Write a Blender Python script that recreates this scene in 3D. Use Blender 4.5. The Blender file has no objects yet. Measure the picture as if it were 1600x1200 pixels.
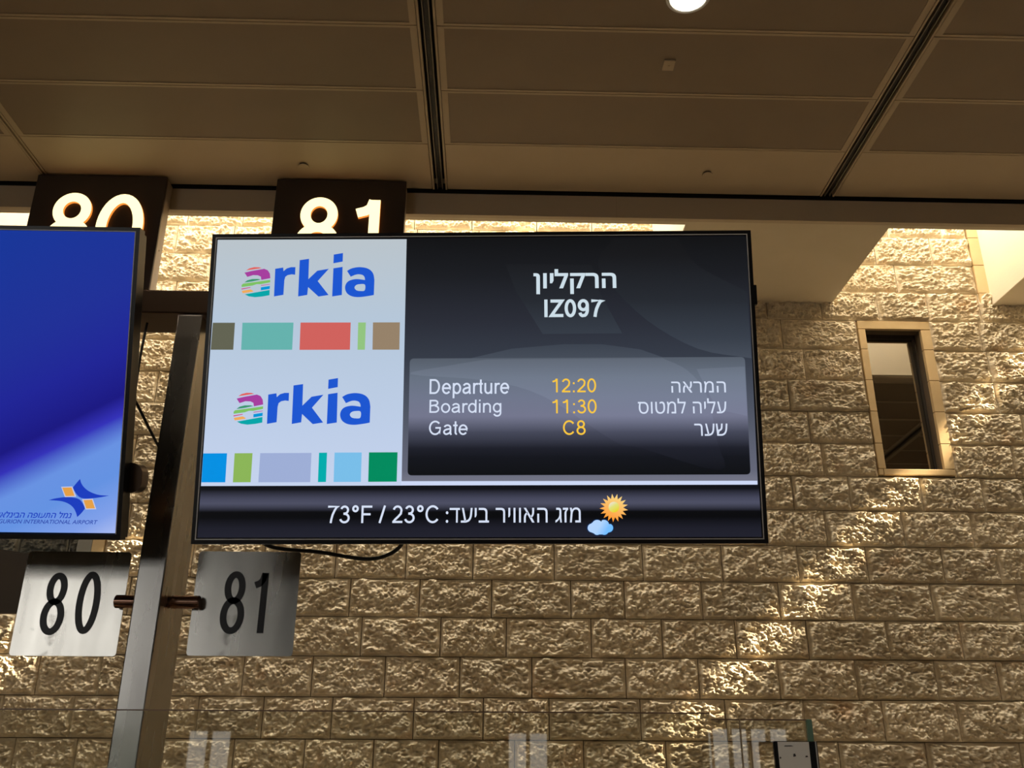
import bpy, bmesh, math, random
import numpy as np
from mathutils import Vector, Matrix
from mathutils.geometry import tessellate_polygon
random.seed(4); rng = np.random.default_rng(7)
SC = bpy.context.scene; COL = SC.collection

# ------------------------------------------------------------------ camera
F = 1450.0
# rows: world X (right along the wall), Y (into the wall), Z (up) in camera axes (right, down, forward)
R = np.array([[0.9996617698, 0.0137393127, 0.0220811513],
              [-0.0256047527, 0.3712689139, 0.9281722848],
              [0.0045544042, -0.9284237313, 0.3714951313]])
cam = bpy.data.cameras.new('camera'); cam.sensor_width = 36; cam.lens = F*36/1600
cam.clip_start = .05
co = bpy.data.objects.new('camera', cam); COL.objects.link(co)
m = Matrix.Identity(4)
for i in range(3):
    m[i][0] = R[i][0]; m[i][1] = -R[i][1]; m[i][2] = -R[i][2]
co.matrix_world = m
SC.camera = co
SC.view_settings.view_transform = 'Standard'; SC.view_settings.look = 'None'
SC.view_settings.gamma = 1; SC.view_settings.exposure = 0.0; SC.view_settings.use_curve_mapping = False

# ------------------------------------------------------------------ light
w = bpy.data.worlds.new('world'); SC.world = w; w.use_nodes = True
bg = w.node_tree.nodes['Background']; bg.inputs[0].default_value = (.80, .90, 1.0, 1); bg.inputs[1].default_value = .6
def area(name, loc, rot, sx, sy, energy, col):
    l = bpy.data.lights.new(name, 'AREA'); l.shape = 'RECTANGLE'; l.size = sx; l.size_y = sy
    l.energy = energy; l.color = col
    o = bpy.data.objects.new(name, l); COL.objects.link(o); o.location = loc; o.rotation_euler = rot
    return o
SKY_E, HALL_E, SUN_E = 580, 29, 34
area('skylight_daylight', (0.6, 5.36, 4.5), (0, 0, 0), 15, .95, SKY_E, (1, .96, .87))
def spot(x, y, e):
    l = bpy.data.lights.new('downlight', 'SPOT'); l.energy = e; l.color = (1, .84, .62)
    l.spot_size = math.radians(155); l.spot_blend = .8; l.shadow_soft_size = .09
    o = bpy.data.objects.new('downlight_fill', l); COL.objects.link(o); o.location = (x, y, 3.14)
for gx in range(-3, 4):                      # the downlights in view, plus unseen ones added to light the hall
    for gy in (3.2, .4, -2.6): spot(.86+2.35*gx, gy, HALL_E)
sl = bpy.data.lights.new('sun', 'SUN'); sl.energy = SUN_E; sl.angle = math.radians(1.6); sl.color = (1, .83, .58)
so = bpy.data.objects.new('sun', sl); COL.objects.link(so)
SUN_D = Vector((-.74, .16, -.718)).normalized()
so.rotation_euler = SUN_D.to_track_quat('-Z', 'Y').to_euler()

# ------------------------------------------------------------------ helpers
def ray(x, y): return R @ np.array([x-800., y-600., F])
def at_y(x, y, d):
    r = ray(x, y); return Vector(r*d/r[1])
def at_z(x, y, z):
    r = ray(x, y); return Vector(r*z/r[2])
def lin(c):
    return tuple(((v/255)/12.92 if v/255 <= .04045 else ((v/255+.055)/1.055)**2.4) for v in c)
def nodes(name):
    mt = bpy.data.materials.new(name); mt.use_nodes = True
    nt = mt.node_tree; return mt, nt, nt.nodes['Principled BSDF'], nt.nodes, nt.links
def mat(name, col, rough=.6, metal=0., bump=0., bscale=40., vary=.12, vscale=3., spec=.5, stretch=None):
    mt, nt, b, N, L = nodes(name)
    b.inputs['Roughness'].default_value = rough; b.inputs['Metallic'].default_value = metal
    b.inputs['Specular IOR Level'].default_value = spec
    tc = N.new('ShaderNodeTexCoord'); mp = N.new('ShaderNodeMapping'); L.new(tc.outputs['Object'], mp.inputs[0])
    if stretch: mp.inputs['Scale'].default_value = stretch
    n = N.new('ShaderNodeTexNoise'); n.inputs['Scale'].default_value = vscale; n.inputs['Detail'].default_value = 6
    L.new(mp.outputs[0], n.inputs[0])
    r = N.new('ShaderNodeValToRGB'); L.new(n.outputs[0], r.inputs[0])
    r.color_ramp.elements[0].position = .3; r.color_ramp.elements[1].position = .7
    r.color_ramp.elements[0].color = (*[v*(1-vary) for v in col], 1)
    r.color_ramp.elements[1].color = (*[min(1, v*(1+vary)) for v in col], 1)
    L.new(r.outputs[0], b.inputs['Base Color'])
    if bump:
        n2 = N.new('ShaderNodeTexNoise'); n2.inputs['Scale'].default_value = bscale; n2.inputs['Detail'].default_value = 5
        L.new(mp.outputs[0], n2.inputs[0])
        bp = N.new('ShaderNodeBump'); bp.inputs['Strength'].default_value = bump; bp.inputs['Distance'].default_value = .004
        L.new(n2.outputs[0], bp.inputs['Height']); L.new(bp.outputs[0], b.inputs['Normal'])
    return mt
def emit(name, col, strength=1., rough=.35, spec=.07):
    mt, nt, b, N, L = nodes(name)
    b.inputs['Base Color'].default_value = (.005, .005, .006, 1)
    b.inputs['Roughness'].default_value = rough; b.inputs['Specular IOR Level'].default_value = spec
    b.inputs['Emission Color'].default_value = (*col, 1); b.inputs['Emission Strength'].default_value = strength
    return mt
def emit_ramp(name, stops, axis='Z', lo=0., hi=1., vec=None):
    """screen picture: colour by position on the panel (object space)"""
    mt, nt, b, N, L = nodes(name)
    b.inputs['Base Color'].default_value = (.005, .005, .006, 1)
    b.inputs['Roughness'].default_value = .35; b.inputs['Specular IOR Level'].default_value = .07
    tc = N.new('ShaderNodeTexCoord')
    if vec:
        dp = N.new('ShaderNodeVectorMath'); dp.operation = 'DOT_PRODUCT'; dp.inputs[1].default_value = vec
        L.new(tc.outputs['Object'], dp.inputs[0]); out = dp.outputs['Value']
    else:
        sx = N.new('ShaderNodeSeparateXYZ'); L.new(tc.outputs['Object'], sx.inputs[0]); out = sx.outputs[axis]
    mr = N.new('ShaderNodeMapRange'); mr.inputs[1].default_value = lo; mr.inputs[2].default_value = hi
    L.new(out, mr.inputs[0])
    r = N.new('ShaderNodeValToRGB'); L.new(mr.outputs[0], r.inputs[0])
    e = r.color_ramp.elements
    e[0].position, e[0].color = stops[0][0], (*lin(stops[0][1]), 1)
    e[1].position, e[1].color = stops[-1][0], (*lin(stops[-1][1]), 1)
    for p, c in stops[1:-1]:
        q = e.new(p); q.color = (*lin(c), 1)
    L.new(r.outputs[0], b.inputs['Emission Color']); b.inputs['Emission Strength'].default_value = 1
    return mt

def link(name, me, mt=None, parent=None, loc=None):
    me.name = name
    o = bpy.data.objects.new(name, me); COL.objects.link(o)
    if mt is not None and not me.materials: me.materials.append(mt)
    if parent: o.parent = parent
    if loc is not None: o.location = loc
    return o
def tag(o, label=None, cat=None, group=None, kind=None):
    for k, v in (('label', label), ('category', cat), ('group', group), ('kind', kind)):
        if v: o[k] = v
    return o
def empty(name, loc, label, cat, group=None, mw=None):
    o = bpy.data.objects.new(name, None); COL.objects.link(o); o.empty_display_size = .1
    if mw is not None: o.matrix_world = mw
    else: o.location = loc
    return tag(o, label, cat, group)
def raw(verts, faces):
    me = bpy.data.meshes.new('m'); me.from_pydata([tuple(v) for v in verts], [], faces); me.update(); return me
def boxes(bs, bev=0., seg=2):
    """bs: list of (x0,x1,y0,y1,z0,z1)"""
    bm = bmesh.new()
    for x0, x1, y0, y1, z0, z1 in bs:
        r = bmesh.ops.create_cube(bm, size=1)
        for v in r['verts']:
            v.co = Vector(((x0+x1)/2+v.co.x*(x1-x0), (y0+y1)/2+v.co.y*(y1-y0), (z0+z1)/2+v.co.z*(z1-z0)))
    if bev: bmesh.ops.bevel(bm, geom=bm.edges[:], offset=bev, segments=seg, affect='EDGES', profile=.6)
    me = bpy.data.meshes.new('m'); bm.to_mesh(me); bm.free()
    if bev: me.shade_smooth(); smooth_sharp(me, .2)
    return me
def smooth_sharp(me, ang=.6):
    bm = bmesh.new(); bm.from_mesh(me)
    for e in bm.edges:
        if len(e.link_faces) == 2 and e.calc_face_angle(0) > ang: e.smooth = False
    bm.to_mesh(me); bm.free()
def tube(pts, r, res=10):
    c = bpy.data.curves.new('c', 'CURVE'); c.dimensions = '3D'; c.bevel_depth = r; c.bevel_resolution = 3; c.use_fill_caps = True
    s = c.splines.new('NURBS'); s.points.add(len(pts)-1)
    for p, q in zip(s.points, pts): p.co = (*q, 1)
    s.use_endpoint_u = True; s.order_u = 3; s.resolution_u = res
    o = bpy.data.objects.new('t', c); COL.objects.link(o)
    me = bpy.data.meshes.new_from_object(o); bpy.data.objects.remove(o); bpy.data.curves.remove(c)
    me.shade_smooth(); return me
def cyl(r, y0, y1, n=32, axis='Y', bev=.002):
    bm = bmesh.new()
    bmesh.ops.create_cone(bm, cap_ends=True, segments=n, radius1=r, radius2=r, depth=abs(y1-y0))
    if bev: bmesh.ops.bevel(bm, geom=[e for e in bm.edges if abs(e.verts[0].co.z-e.verts[1].co.z) < 1e-6], offset=bev, segments=2, affect='EDGES')
    mid = (y0+y1)/2
    for v in bm.verts:
        x, y, z = v.co
        v.co = {'Y': (x, z+mid, -y), 'X': (z+mid, x, y), 'Z': (x, y, z+mid)}[axis]
    me = bpy.data.meshes.new('m'); bm.to_mesh(me); bm.free(); me.shade_smooth(); smooth_sharp(me); return me
def ring(r0, r1, z0, z1, n=40):
    """flat collar round a downlight, axis Z"""
    v = []; f = []
    for k in range(n):
        a = 2*math.pi*k/n; c, s = math.cos(a), math.sin(a)
        v += [(r0*c, r0*s, z1), (r0*c, r0*s, z0+.004), ((r0+.004)*c, (r0+.004)*s, z0), ((r1-.006)*c, (r1-.006)*s, z0), (r1*c, r1*s, z0+.005), (r1*c, r1*s, z1)]
    for k in range(n):
        a, b = 6*k, 6*((k+1) % n)
        for j in range(6):
            f.append((a+j, a+(j+1) % 6, b+(j+1) % 6, b+j))
    me = raw(v, f); me.shade_smooth(); return me

# plane frames: local X right, Y into the thing, Z up; px() turns a pixel into (u, v) on the plane
class Frame:
    def __init__(s, O, U, V):
        s.O, s.U, s.V = map(np.array, (O, U, V)); s.N = np.cross(s.U, s.V)
        M = Matrix.Identity(4)
        for i in range(3): M[i][0] = s.U[i]; M[i][1] = -s.N[i]; M[i][2] = s.V[i]; M[i][3] = s.O[i]
        s.M = M
    def px(s, x, y, d=0.):
        r = ray(x, y); o = s.O - s.N*d
        t = o.dot(s.N)/r.dot(s.N); p = r*t-o
        return float(p.dot(s.U)), float(p.dot(s.V))

def dense(pts, n=5, sharp=()):
    """Catmull-Rom through pts, straight where both ends are sharp"""
    out = []; k = len(pts)
    for i in range(k):
        p0, p1, p2, p3 = (np.array(pts[(i+j-1) % k], float) for j in range(4))
        if i in sharp and (i+1) % k in sharp: out.append(tuple(p1)); continue
        m1 = (p2-p0)/2 if i not in sharp else (p2-p1)*.9
        m2 = (p3-p1)/2 if (i+1) % k not in sharp else (p2-p1)*.9
        for j in range(n):
            t = j/n
            out.append(tuple((2*t**3-3*t**2+1)*p1+(t**3-2*t**2+t)*m1+(-2*t**3+3*t**2)*p2+(t**3-t**2)*m2))
    return out
def flat_poly(loops, y):
    """loops of (u, v): first outer, others holes"""
    vs = [[Vector((a, b, 0)) for a, b in lp] for lp in loops]
    tri = tessellate_polygon(vs); allv = [v for lp in vs for v in lp]
    out = []
    for t in tri:
        a, b, c = (allv[i] for i in t)
        ar = (b-a).cross(c-a).z
        if abs(ar) < 1e-12: continue
        out.append(tuple(t) if ar > 0 else tuple(reversed(t)))
    return raw([(v.x, y, v.y) for v in allv], out)

# stroke-built sans lettering: centre lines per glyph, given body at one weight (cap height 1)
def arc(cx, cy, rx, ry, a0, a1, n=0):
    n = n or max(4, int(abs(a1-a0)/9))
    return [(cx+rx*math.cos(math.radians(a0+(a1-a0)*k/n)), cy+ry*math.sin(math.radians(a0+(a1-a0)*k/n))) for k in range(n+1)]
ADV = {'I': .388, ':': .388, ' ': .388, 'r': .465, 't': .388, 'i': .31, 'G': 1.086, 'C': 1.008, 'D': 1.008, 'B': .93, 'Z': .853, 'F': .853, '/': .388, '\u00b0': .56}
def glyph(c, h, q):
    """strokes of c; h half weight, q widening of the centre lines"""
    X = .728
    def sx(pts): return [(h+(x-h)*q, y) for x, y in pts]
    g = {
     'D': [[(h+.1, 0), (h+.1, 1)], [(h+.1, 1-h), (.47, 1-h)]+arc(.47, .5, .42-h, .5-h, 90, -90)+[(h+.1, h)]],
     'B': [[(h+.1, 0), (h+.1, 1)], [(h+.1, 1-h), (.50, 1-h)]+arc(.50, .765, .27-h, .235-h, 90, -90)+[(h+.1, .53)], [(.5, .53)]+arc(.51, .265+h/2, .33-h, .265-h/2, 90, -90)+[(h+.1, h)]],
     'G': [arc(.535, .5, .465-h, .515-h, 42, 335)+[(.97-h, .14), (.97-h, .50), (.55, .50)]],
     'C': [arc(.52, .5, .46-h, .515-h, 38, 322)],
     'I': [[(.194, 0), (.194, 1)]],
     'Z': [[(.07, 1-h), (.80-h*.6, 1-h), (.07+h*.6, h), (.83, h)]],
     'F': [[(h+.11, 0), (h+.11, 1)], [(h+.1, 1-h), (.80, 1-h)], [(h+.1, .50), (.70, .50)]],
     '/': [[(h*.5, 0), (.388-h*.5, 1)]],
     '\u00b0': [arc(.28, .82, .195-h*.8, .19-h*.8, 0, 360)],
     ':': [[(.194, 0), (.194, 2*h*1.1)], [(.194, X-2*h*1.1), (.194, X)]],
     '1': [[(.52-h, 0), (.52-h, 1)], [(.13, .80-h*.2), (.28, .82), (.38, .87), (.52-h*1.3, .99)]],
     '2': [arc(.385, .715, .31-h, .292-h, 168, -22)+[(.60, .53), (.44, .37), (.24, .20), (.115, h)], [(.06, h), (.71, h)]],
     '3': [arc(.365, .745, .28-h, .262-h, 162, -90)+[(.30, .545-h*.2)], [(.30, .53)]+arc(.37, .285, .335-h, .30-h, 90, -165)],
     '8': [arc(.39, (1.535-h)/2, .285-h, (.485-h)/2, 0, 360), arc(.39, (.51+h)/2, .335-h, (.54-h)/2, 0, 360)],
     '0': [arc(.39, .5, .335-h, .515-h, 0, 360)],
     '7': [[(.07, 1-h), (.70, 1-h), (.62, .90), (.50, .72), (.38, .47), (.31, .22), (.275, 0)]],
     '9': [arc(.375, .67, .325-h, .345-h, 0, 360), [(.70-h, .67), (.70-h, .52)]+arc(.38, .42, .32-h, .435-h, 0, -72)[0:]+arc(.33, .30, .25-h, .315-h, -95, -165)],
     'e': [[(h+.03, .385), (.73-h, .385)]+arc(.385, .364, .345-h, .380-h, 0, 322)],
     'o': [arc(.385, .364, .345-h, .380-h, 0, 360)],
     'a': [arc(.375, .505, .29-h, .238-h, 165, 0)+[(.665-h, .30), (.67-h, .10), (.70-h*.6, 0)], [(.665-h, .44), (.50, .42), (.30, .385)]+arc(.30, .205, .245-h, .20-h*.7, 100, 270)+[(.42, .02+h), (.54, .10+h*.6), (.665-h, .25)]],
     'p': [[(h+.09, -.29), (h+.09, X)], arc(.40, .364, .325-h, .380-h, 170, -170)],
     'd': [[(.69-h, 0), (.69-h, 1)], arc(.375, .364, .325-h, .380-h, 10, 350)],
     'g': [[(.69-h, X)]+[(.69-h, .0)]+arc(.38, -.02, .31-h, .29-h, 0, -160), arc(.375, .375, .325-h, .370-h, 10, 350)],
     'u': [[(h+.085, X), (h+.085, .28)]+arc(.36, .26, .275-h, .28-h, 180, 300)+[(.55, .10), (.68-h, .25)], [(.68-h, 0), (.68-h, X)]],
     'n': [[(h+.09, 0), (h+.09, X)], [(h+.09, .50), (.24, .64)]+arc(.41, .47, .275-h, .275-h, 115, 0)+[(.685-h, 0)]],
     'r': [[(h+.09, 0), (h+.09, X)], [(h+.09, .46), (.20, .60), (.30, .728-h*1.1), (.40, .735-h), (.48, .70-h)]],
     't': [[(.20, .96), (.20, .16)]+arc(.20+.10, .15, .10, .15-h, 180, 280), [(.02, X-h), (.36, X-h)]],
     'i': [[(.155, 0), (.155, X)], [(.155, 1-2*h*1.05), (.155, 1)]],
    }[c]
    return [sx(s) for s in g]
def stroke(pts, h):
    P = [np.array(p, float) for p in pts]
    P = [P[0]]+[b for a, b in zip(P[:-1], P[1:]) if np.linalg.norm(b-a) > 1e-5]
    closed = np.linalg.norm(P[0]-P[-1]) < 1e-6
    if closed: P = P[:-1]
    n = len(P); Lf, Rt = [], []
    for i in range(n):
        d = []
        if i > 0 or closed: d.append(P[i]-P[i-1])
        if i < n-1 or closed: d.append(P[(i+1) % n]-P[i])
        d = [v/np.linalg.norm(v) for v in d]
        nn = np.array((0., 0.))
        for v in d: nn = nn+np.array((-v[1], v[0]))
        nn = nn/max(1e-9, np.linalg.norm(nn))
        k = 1/max(.45, nn.dot(np.array((-d[0][1], d[0][0]))))
        Lf.append(P[i]+nn*h*k); Rt.append(P[i]-nn*h*k)
    V = []; Fc = []
    for a, b in zip(Lf, Rt): V += [b, a]
    for i in range(n-1+(1 if closed else 0)):
        j = (i+1) % n; Fc.append((2*i, 2*j, 2*j+1, 2*i+1))
    return V, Fc, closed
def sans_mesh(body, box, y=0., weight=.128, extrude=0.):
    u0, v0, u1, v1 = box; h = weight/2; q = 1.
    for it in range(4):
        V = []; Fc = []; x = 0; caps = []
        for c in body:
            adv = ADV.get(c, .777)
            if c != ' ':
                for s_ in glyph(c, h, q):
                    v, f, cl_ = stroke(s_, h); off = len(V)
                    V += [(p[0]+x, p[1]) for p in v]; Fc += [tuple(off+i for i in t) for t in f]
                    if not cl_: caps.append((off, off+len(v)))
            x += h*0+adv*q+(1-q)*.1
        A = np.array(V); lo, hi = A.min(0), A.max(0)
        want = (u1-u0)/(v1-v0); have = (hi[0]-lo[0])/(hi[1]-lo[1])
        if abs(want/have-1) < .01: break
        q *= want/have
    A = (A-lo)/(hi-lo)*np.array((u1-u0, v1-v0))+np.array((u0, v0))
    if not extrude: return raw([(a, y, b) for a, b in A], Fc)
    n = len(A); VV = [(a, y, b) for a, b in A]+[(a, y+extrude, b) for a, b in A]
    FF = list(Fc); mid = []
    edges = {}
    for f in Fc:
        for i in range(4):
            e = (f[i], f[(i+1) % 4])
            if (e[1], e[0]) in edges: edges.pop((e[1], e[0]))
            else: edges[e] = 1
    FF += [(b, a, a+n, b+n) for a, b in edges]
    return raw(VV, FF)
def heb(s): return s[::-1]
def _txt(body, bold, shear, res):
    c = bpy.data.curves.new('t', 'FONT'); c.body = body; c.offset = bold; c.resolution_u = res; c.shear = shear
    c.fill_mode = 'FRONT'
    o = bpy.data.objects.new('t', c); COL.objects.link(o)
    me = bpy.data.meshes.new_from_object(o); bpy.data.objects.remove(o); bpy.data.curves.remove(c)
    return me
def text_mesh(body, box, y=0., bold=0., shear=0., res=4):
    """lettering fitted to box = (u0, v0, u1, v1) in a frame's plane, one glyph at a time"""
    V = []; Fc = []
    bar = max(v.co.x for v in _txt('I', 0, 0, 2).vertices)
    for i, ch in enumerate(body):
        if ch == ' ': continue
        off = max(v.co.x for v in _txt(body[:i]+'I', 0, 0, 2).vertices)-bar if i else 0
        me = _txt(ch, bold, shear, res); n = len(V)
        if ch in '\u05d3\u05ea':                # two letters the font filler cannot close: drawn as strokes in the same box
            xs = [v.co.x for v in me.vertices]; ys = [v.co.y for v in me.vertices]
            a, b, c, d = min(xs), max(xs), min(ys), max(ys); t = .041+bold; sh = shear*(d-c)
            a += 0; b -= sh
            if ch == '\u05d3': ss = [[(a, d-t), (b, d-t)], [(b-(b-a)*.20-t, c), (b-(b-a)*.20-t, d-t)]]
            else: ss = [[(a+t*1.6, d-t), (b-.14, d-t)]+arc(b-.14, d-.14, .14-t, .14-t, 90, 0)+[(b-t, c)], [(a, c+t), (a+t*1.5, c+t), (a+t*3.2, c+t*2.4), (a+t*3.4, d-t)]]
            for st_ in ss:
                v, f, _ = stroke(st_, t); n = len(V)
                V += [(p[0]+off+shear*(p[1]-c), p[1]) for p in v]; Fc += [tuple(n+j for j in q) for q in f]
            continue
        V += [(v.co.x+off, v.co.y) for v in me.vertices]; Fc += [tuple(n+j for j in p.vertices) for p in me.polygons]
    A = np.array(V); lo, hi = A.min(0), A.max(0); u0, v0, u1, v1 = box
    A = (A-lo)/(hi-lo)*np.array((u1-u0, v1-v0))+np.array((u0, v0))
    return raw([(p, y, q) for p, q in A], Fc)

# ------------------------------------------------------------------ materials
STONE_TINT = []
def stone_mat(name, col, col2, bump, rust=.5):
    mt, nt, b, N, L = nodes(name)
    b.inputs['Roughness'].default_value = .95; b.inputs['Specular IOR Level'].default_value = .1
    tc = N.new('ShaderNodeTexCoord'); oi = N.new('ShaderNodeObjectInfo')
    add = N.new('ShaderNodeVectorMath'); add.operation = 'ADD'
    mul = N.new('ShaderNodeMath'); mul.operation = 'MULTIPLY'; mul.inputs[1].default_value = 37
    L.new(oi.outputs['Random'], mul.inputs[0]); L.new(tc.outputs['Object'], add.inputs[0]); L.new(mul.outputs[0], add.inputs[1])
    n = N.new('ShaderNodeTexNoise'); n.inputs['Scale'].default_value = 9; n.inputs['Detail'].default_value = 8
    L.new(add.outputs[0], n.inputs[0])
    r = N.new('ShaderNodeValToRGB'); L.new(n.outputs[0], r.inputs[0])
    r.color_ramp.elements[0].position = .3; r.color_ramp.elements[1].position = .72
    r.color_ramp.elements[0].color = (*col2, 1); r.color_ramp.elements[1].color = (*col, 1)
    # rusty iron stains
    n3 = N.new('ShaderNodeTexNoise'); n3.inputs['Scale'].default_value = 4.5; n3.inputs['Detail'].default_value = 6
    L.new(add.outputs[0], n3.inputs[0])
    r3 = N.new('ShaderNodeValToRGB'); L.new(n3.outputs[0], r3.inputs[0])
    r3.color_ramp.elements[0].position = .60; r3.color_ramp.elements[0].color = (0, 0, 0, 1)
    r3.color_ramp.elements[1].position = .76; r3.color_ramp.elements[1].color = (rust, rust, rust, 1)
    mx = N.new('ShaderNodeMixRGB'); L.new(r3.outputs[0], mx.inputs[0]); L.new(r.outputs[0], mx.inputs[1])
    mx.inputs[2].default_value = (.50, .25, .09, 1)
    # block-to-block tone
    hv = N.new('ShaderNodeHueSaturation'); mr = N.new('ShaderNodeMapRange')
    mr.inputs[3].default_value = .90; mr.inputs[4].default_value = 1.08
    L.new(oi.outputs['Random'], mr.inputs[0]); L.new(mr.outputs[0], hv.inputs['Value']); L.new(mx.outputs[0], hv.inputs['Color'])
    L.new(hv.outputs[0], b.inputs['Base Color'])
    n2 = N.new('ShaderNodeTexNoise'); n2.inputs['Scale'].default_value = 90; n2.inputs['Detail'].default_value = 6
    L.new(add.outputs[0], n2.inputs[0])
    bp = N.new('ShaderNodeBump'); bp.inputs['Strength'].default_value = bump; bp.inputs['Distance'].default_value = .004
    L.new(n2.outputs[0], bp.inputs['Height']); L.new(bp.outputs[0], b.inputs['Normal'])
    return mt
M = {}
M['stone'] = stone_mat('rough limestone', (.72, .62, .455), (.60, .50, .35), .55)
M['dressed'] = stone_mat('dressed limestone', (.60, .44, .24), (.54, .385, .20), .12, .12)
M['mortar'] = mat('mortar joint', (.11, .08, .05), .95)
M['plaster'] = mat('cream painted plaster', (.62, .54, .40), .8, bump=.15, bscale=60, vary=.03)
M['fascia'] = mat('beige painted board', (.50, .41, .29), .7, vary=.03)
M['ceil_dark'] = mat('perforated brown metal', (.235, .175, .115), .55, vary=.05, bump=.25, bscale=400)
M['ceil_light'] = mat('painted beige metal', (.46, .365, .245), .55, vary=.03)
M['trim'] = mat('bare beige edge metal', (.42, .33, .22), .45, vary=.03)
M['black'] = mat('black gap shade', (.006, .005, .004), .7)
M['slot'] = mat('slot grille', (.006, .005, .004), .5, bump=.5, bscale=120, vary=.5, vscale=90)
M['rail'] = mat('slot rail metal', (.20, .17, .13), .4, metal=.3)
M['bezel'] = mat('glossy black plastic', (.006, .006, .008), .3, vary=.05, spec=.3)
M['chrome'] = mat('thin silver trim', (.60, .62, .66), .5, metal=.3, vary=.03)
M['cable'] = mat('black cable rubber', (.008, .008, .008), .45)
M['box'] = mat('dark brown sign enamel', (.035, .022, .015), .45)
M['box_side'] = mat('taupe sign return', (.33, .26, .19), .5)
M['paint'] = mat('dark blue black enamel', (.012, .014, .02), .4)
M['beamsteel'] = mat('dark bronze steel', (.10, .065, .045), .32, metal=.8, vary=.15)
M['rod'] = mat('bronze rod', (.30, .17, .12), .22, metal=1)
M['counter'] = mat('grey counter laminate', (.35, .33, .30), .4)
M['floor'] = mat('pale stone floor', (.42, .34, .24), .35)
M['wallside'] = mat('hall wall paint', (.45, .37, .27), .8)
M['wallfront'] = mat('dark hall cladding', (.10, .09, .08), .7)
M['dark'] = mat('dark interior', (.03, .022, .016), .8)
M['greystone'] = stone_mat('cool grey limestone', (.42, .42, .38), (.25, .25, .23), .6, .0)
M['paper'] = mat('white paper', (.85, .86, .87), .6, vary=.02)
M['ink'] = mat('dark ink', (.05, .05, .06), .6)
M['digits'] = emit('lit digit face', lin((255, 236, 170)), 1.9)
M['digit_side'] = emit('digit halo edge', lin((255, 150, 60)), 1.0)  # orange glow on the sides stands in for the halo round the digits
M['lamp'] = emit('downlight lens', (1, .86, .62), 9)

def steel(name, base, rough, dirt):
    mt, nt, b, N, L = nodes(name)
    b.inputs['Metallic'].default_value = 1; b.inputs['Roughness'].default_value = rough
    tc = N.new('ShaderNodeTexCoord'); mp = N.new('ShaderNodeMapping'); mp.inputs['Scale'].default_value = (1, 1, .18)
    L.new(tc.outputs['Object'], mp.inputs[0])
    n = N.new('ShaderNodeTexNoise'); n.inputs['Scale'].default_value = 22; n.inputs['Detail'].default_value = 7; L.new(mp.outputs[0], n.inputs[0])
    n2 = N.new('ShaderNodeTexNoise'); n2.inputs['Scale'].default_value = 11; n2.inputs['Detail'].default_value = 8; L.new(tc.outputs['Object'], n2.inputs[0])
    r = N.new('ShaderNodeValToRGB'); L.new(n.outputs[0], r.inputs[0])
    r.color_ramp.elements[0].position = .3; r.color_ramp.elements[0].color = (*[v*.86 for v in base], 1)
    r.color_ramp.elements[1].position = .65; r.color_ramp.elements[1].color = (*base, 1)
    r2 = N.new('ShaderNodeValToRGB'); L.new(n2.outputs[0], r2.inputs[0])
    r2.color_ramp.elements[0].position = .62; r2.color_ramp.elements[0].color = (0, 0, 0, 1)
    r2.color_ramp.elements[1].position = .70; r2.color_ramp.elements[1].color = (dirt, dirt, dirt, 1)
    mx = N.new('ShaderNodeMixRGB'); L.new(r2.outputs[0], mx.inputs[0]); L.new(r.outputs[0], mx.inputs[1]); mx.inputs[2].default_value = (.20, .19, .17, 1)
    L.new(mx.outputs[0], b.inputs['Base Color'])
    rr = N.new('ShaderNodeMapRange'); rr.inputs[3].default_value = rough-.06; rr.inputs[4].default_value = rough+.12
    L.new(n.outputs[0], rr.inputs[0]); L.new(rr.outputs[0], b.inputs['Roughness'])
    return mt
M['steel'] = steel('brushed stainless steel', (.62, .60, .56), .22, .8)
M['steel_post'] = steel('brushed post steel', (.40, .385, .365), .24, .25)
def glass(name, tint=(1, 1, 1), ior=1.5):
    mt = bpy.data.materials.new(name); mt.use_nodes = True; nt = mt.node_tree; N, L = nt.nodes, nt.links
    N.clear(); out = N.new('ShaderNodeOutputMaterial'); mix = N.new('ShaderNodeMixShader')
    tr = N.new('ShaderNodeBsdfTransparent'); tr.inputs[0].default_value = (*tint, 1)
    gl = N.new('ShaderNodeBsdfGlossy'); gl.inputs['Roughness'].default_value = .01
    fr = N.new('ShaderNodeFresnel'); fr.inputs[0].default_value = ior
    L.new(fr.outputs[0], mix.inputs[0]); L.new(tr.outputs[0], mix.inputs[1]); L.new(gl.outputs[0], mix.inputs[2]); L.new(mix.outputs[0], out.inputs[0])
    return mt
M['glass'] = glass('clear glass sheet', (.95, .96, .94))
M['glass_edge'] = mat('green glass edge', (.13, .25, .19), .2)
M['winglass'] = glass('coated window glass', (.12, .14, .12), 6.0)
M['pane_bright'] = emit('added bright pane', (1.0, .98, .93), 3.8, .2)  # stronger glow, added to brighten reflections in the steel
M['pane'] = emit('added glow pane', (1.0, .97, .90), 2.2, .2)

# ------------------------------------------------------------------ the setting
ZC = 3.1775; ZF = 3.01; YF = 4.80; YW = 5.90; FLOOR = -1.65; ZR = 4.6
def struct(name, me, mt=None, parent=None):
    o = link(name, me, mt, parent)
    if not parent: o['kind'] = 'structure'
    return o
struct('floor', boxes([(-10, 10, -12.2, 6.1, FLOOR-.15, FLOOR)]), M['floor'])
struct('wall_left', boxes([(-10.2, -10, -12.2, 6.3, FLOOR, ZR+.1)]), M['wallside'])
struct('wall_right', boxes([(10, 10.2, -12.2, 6.3, FLOOR, ZR+.1)]), M['wallside'])
struct('wall_front', boxes([(-10, 10, -12.2, -12, FLOOR, ZR+.1)]), M['wallfront'])
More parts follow.
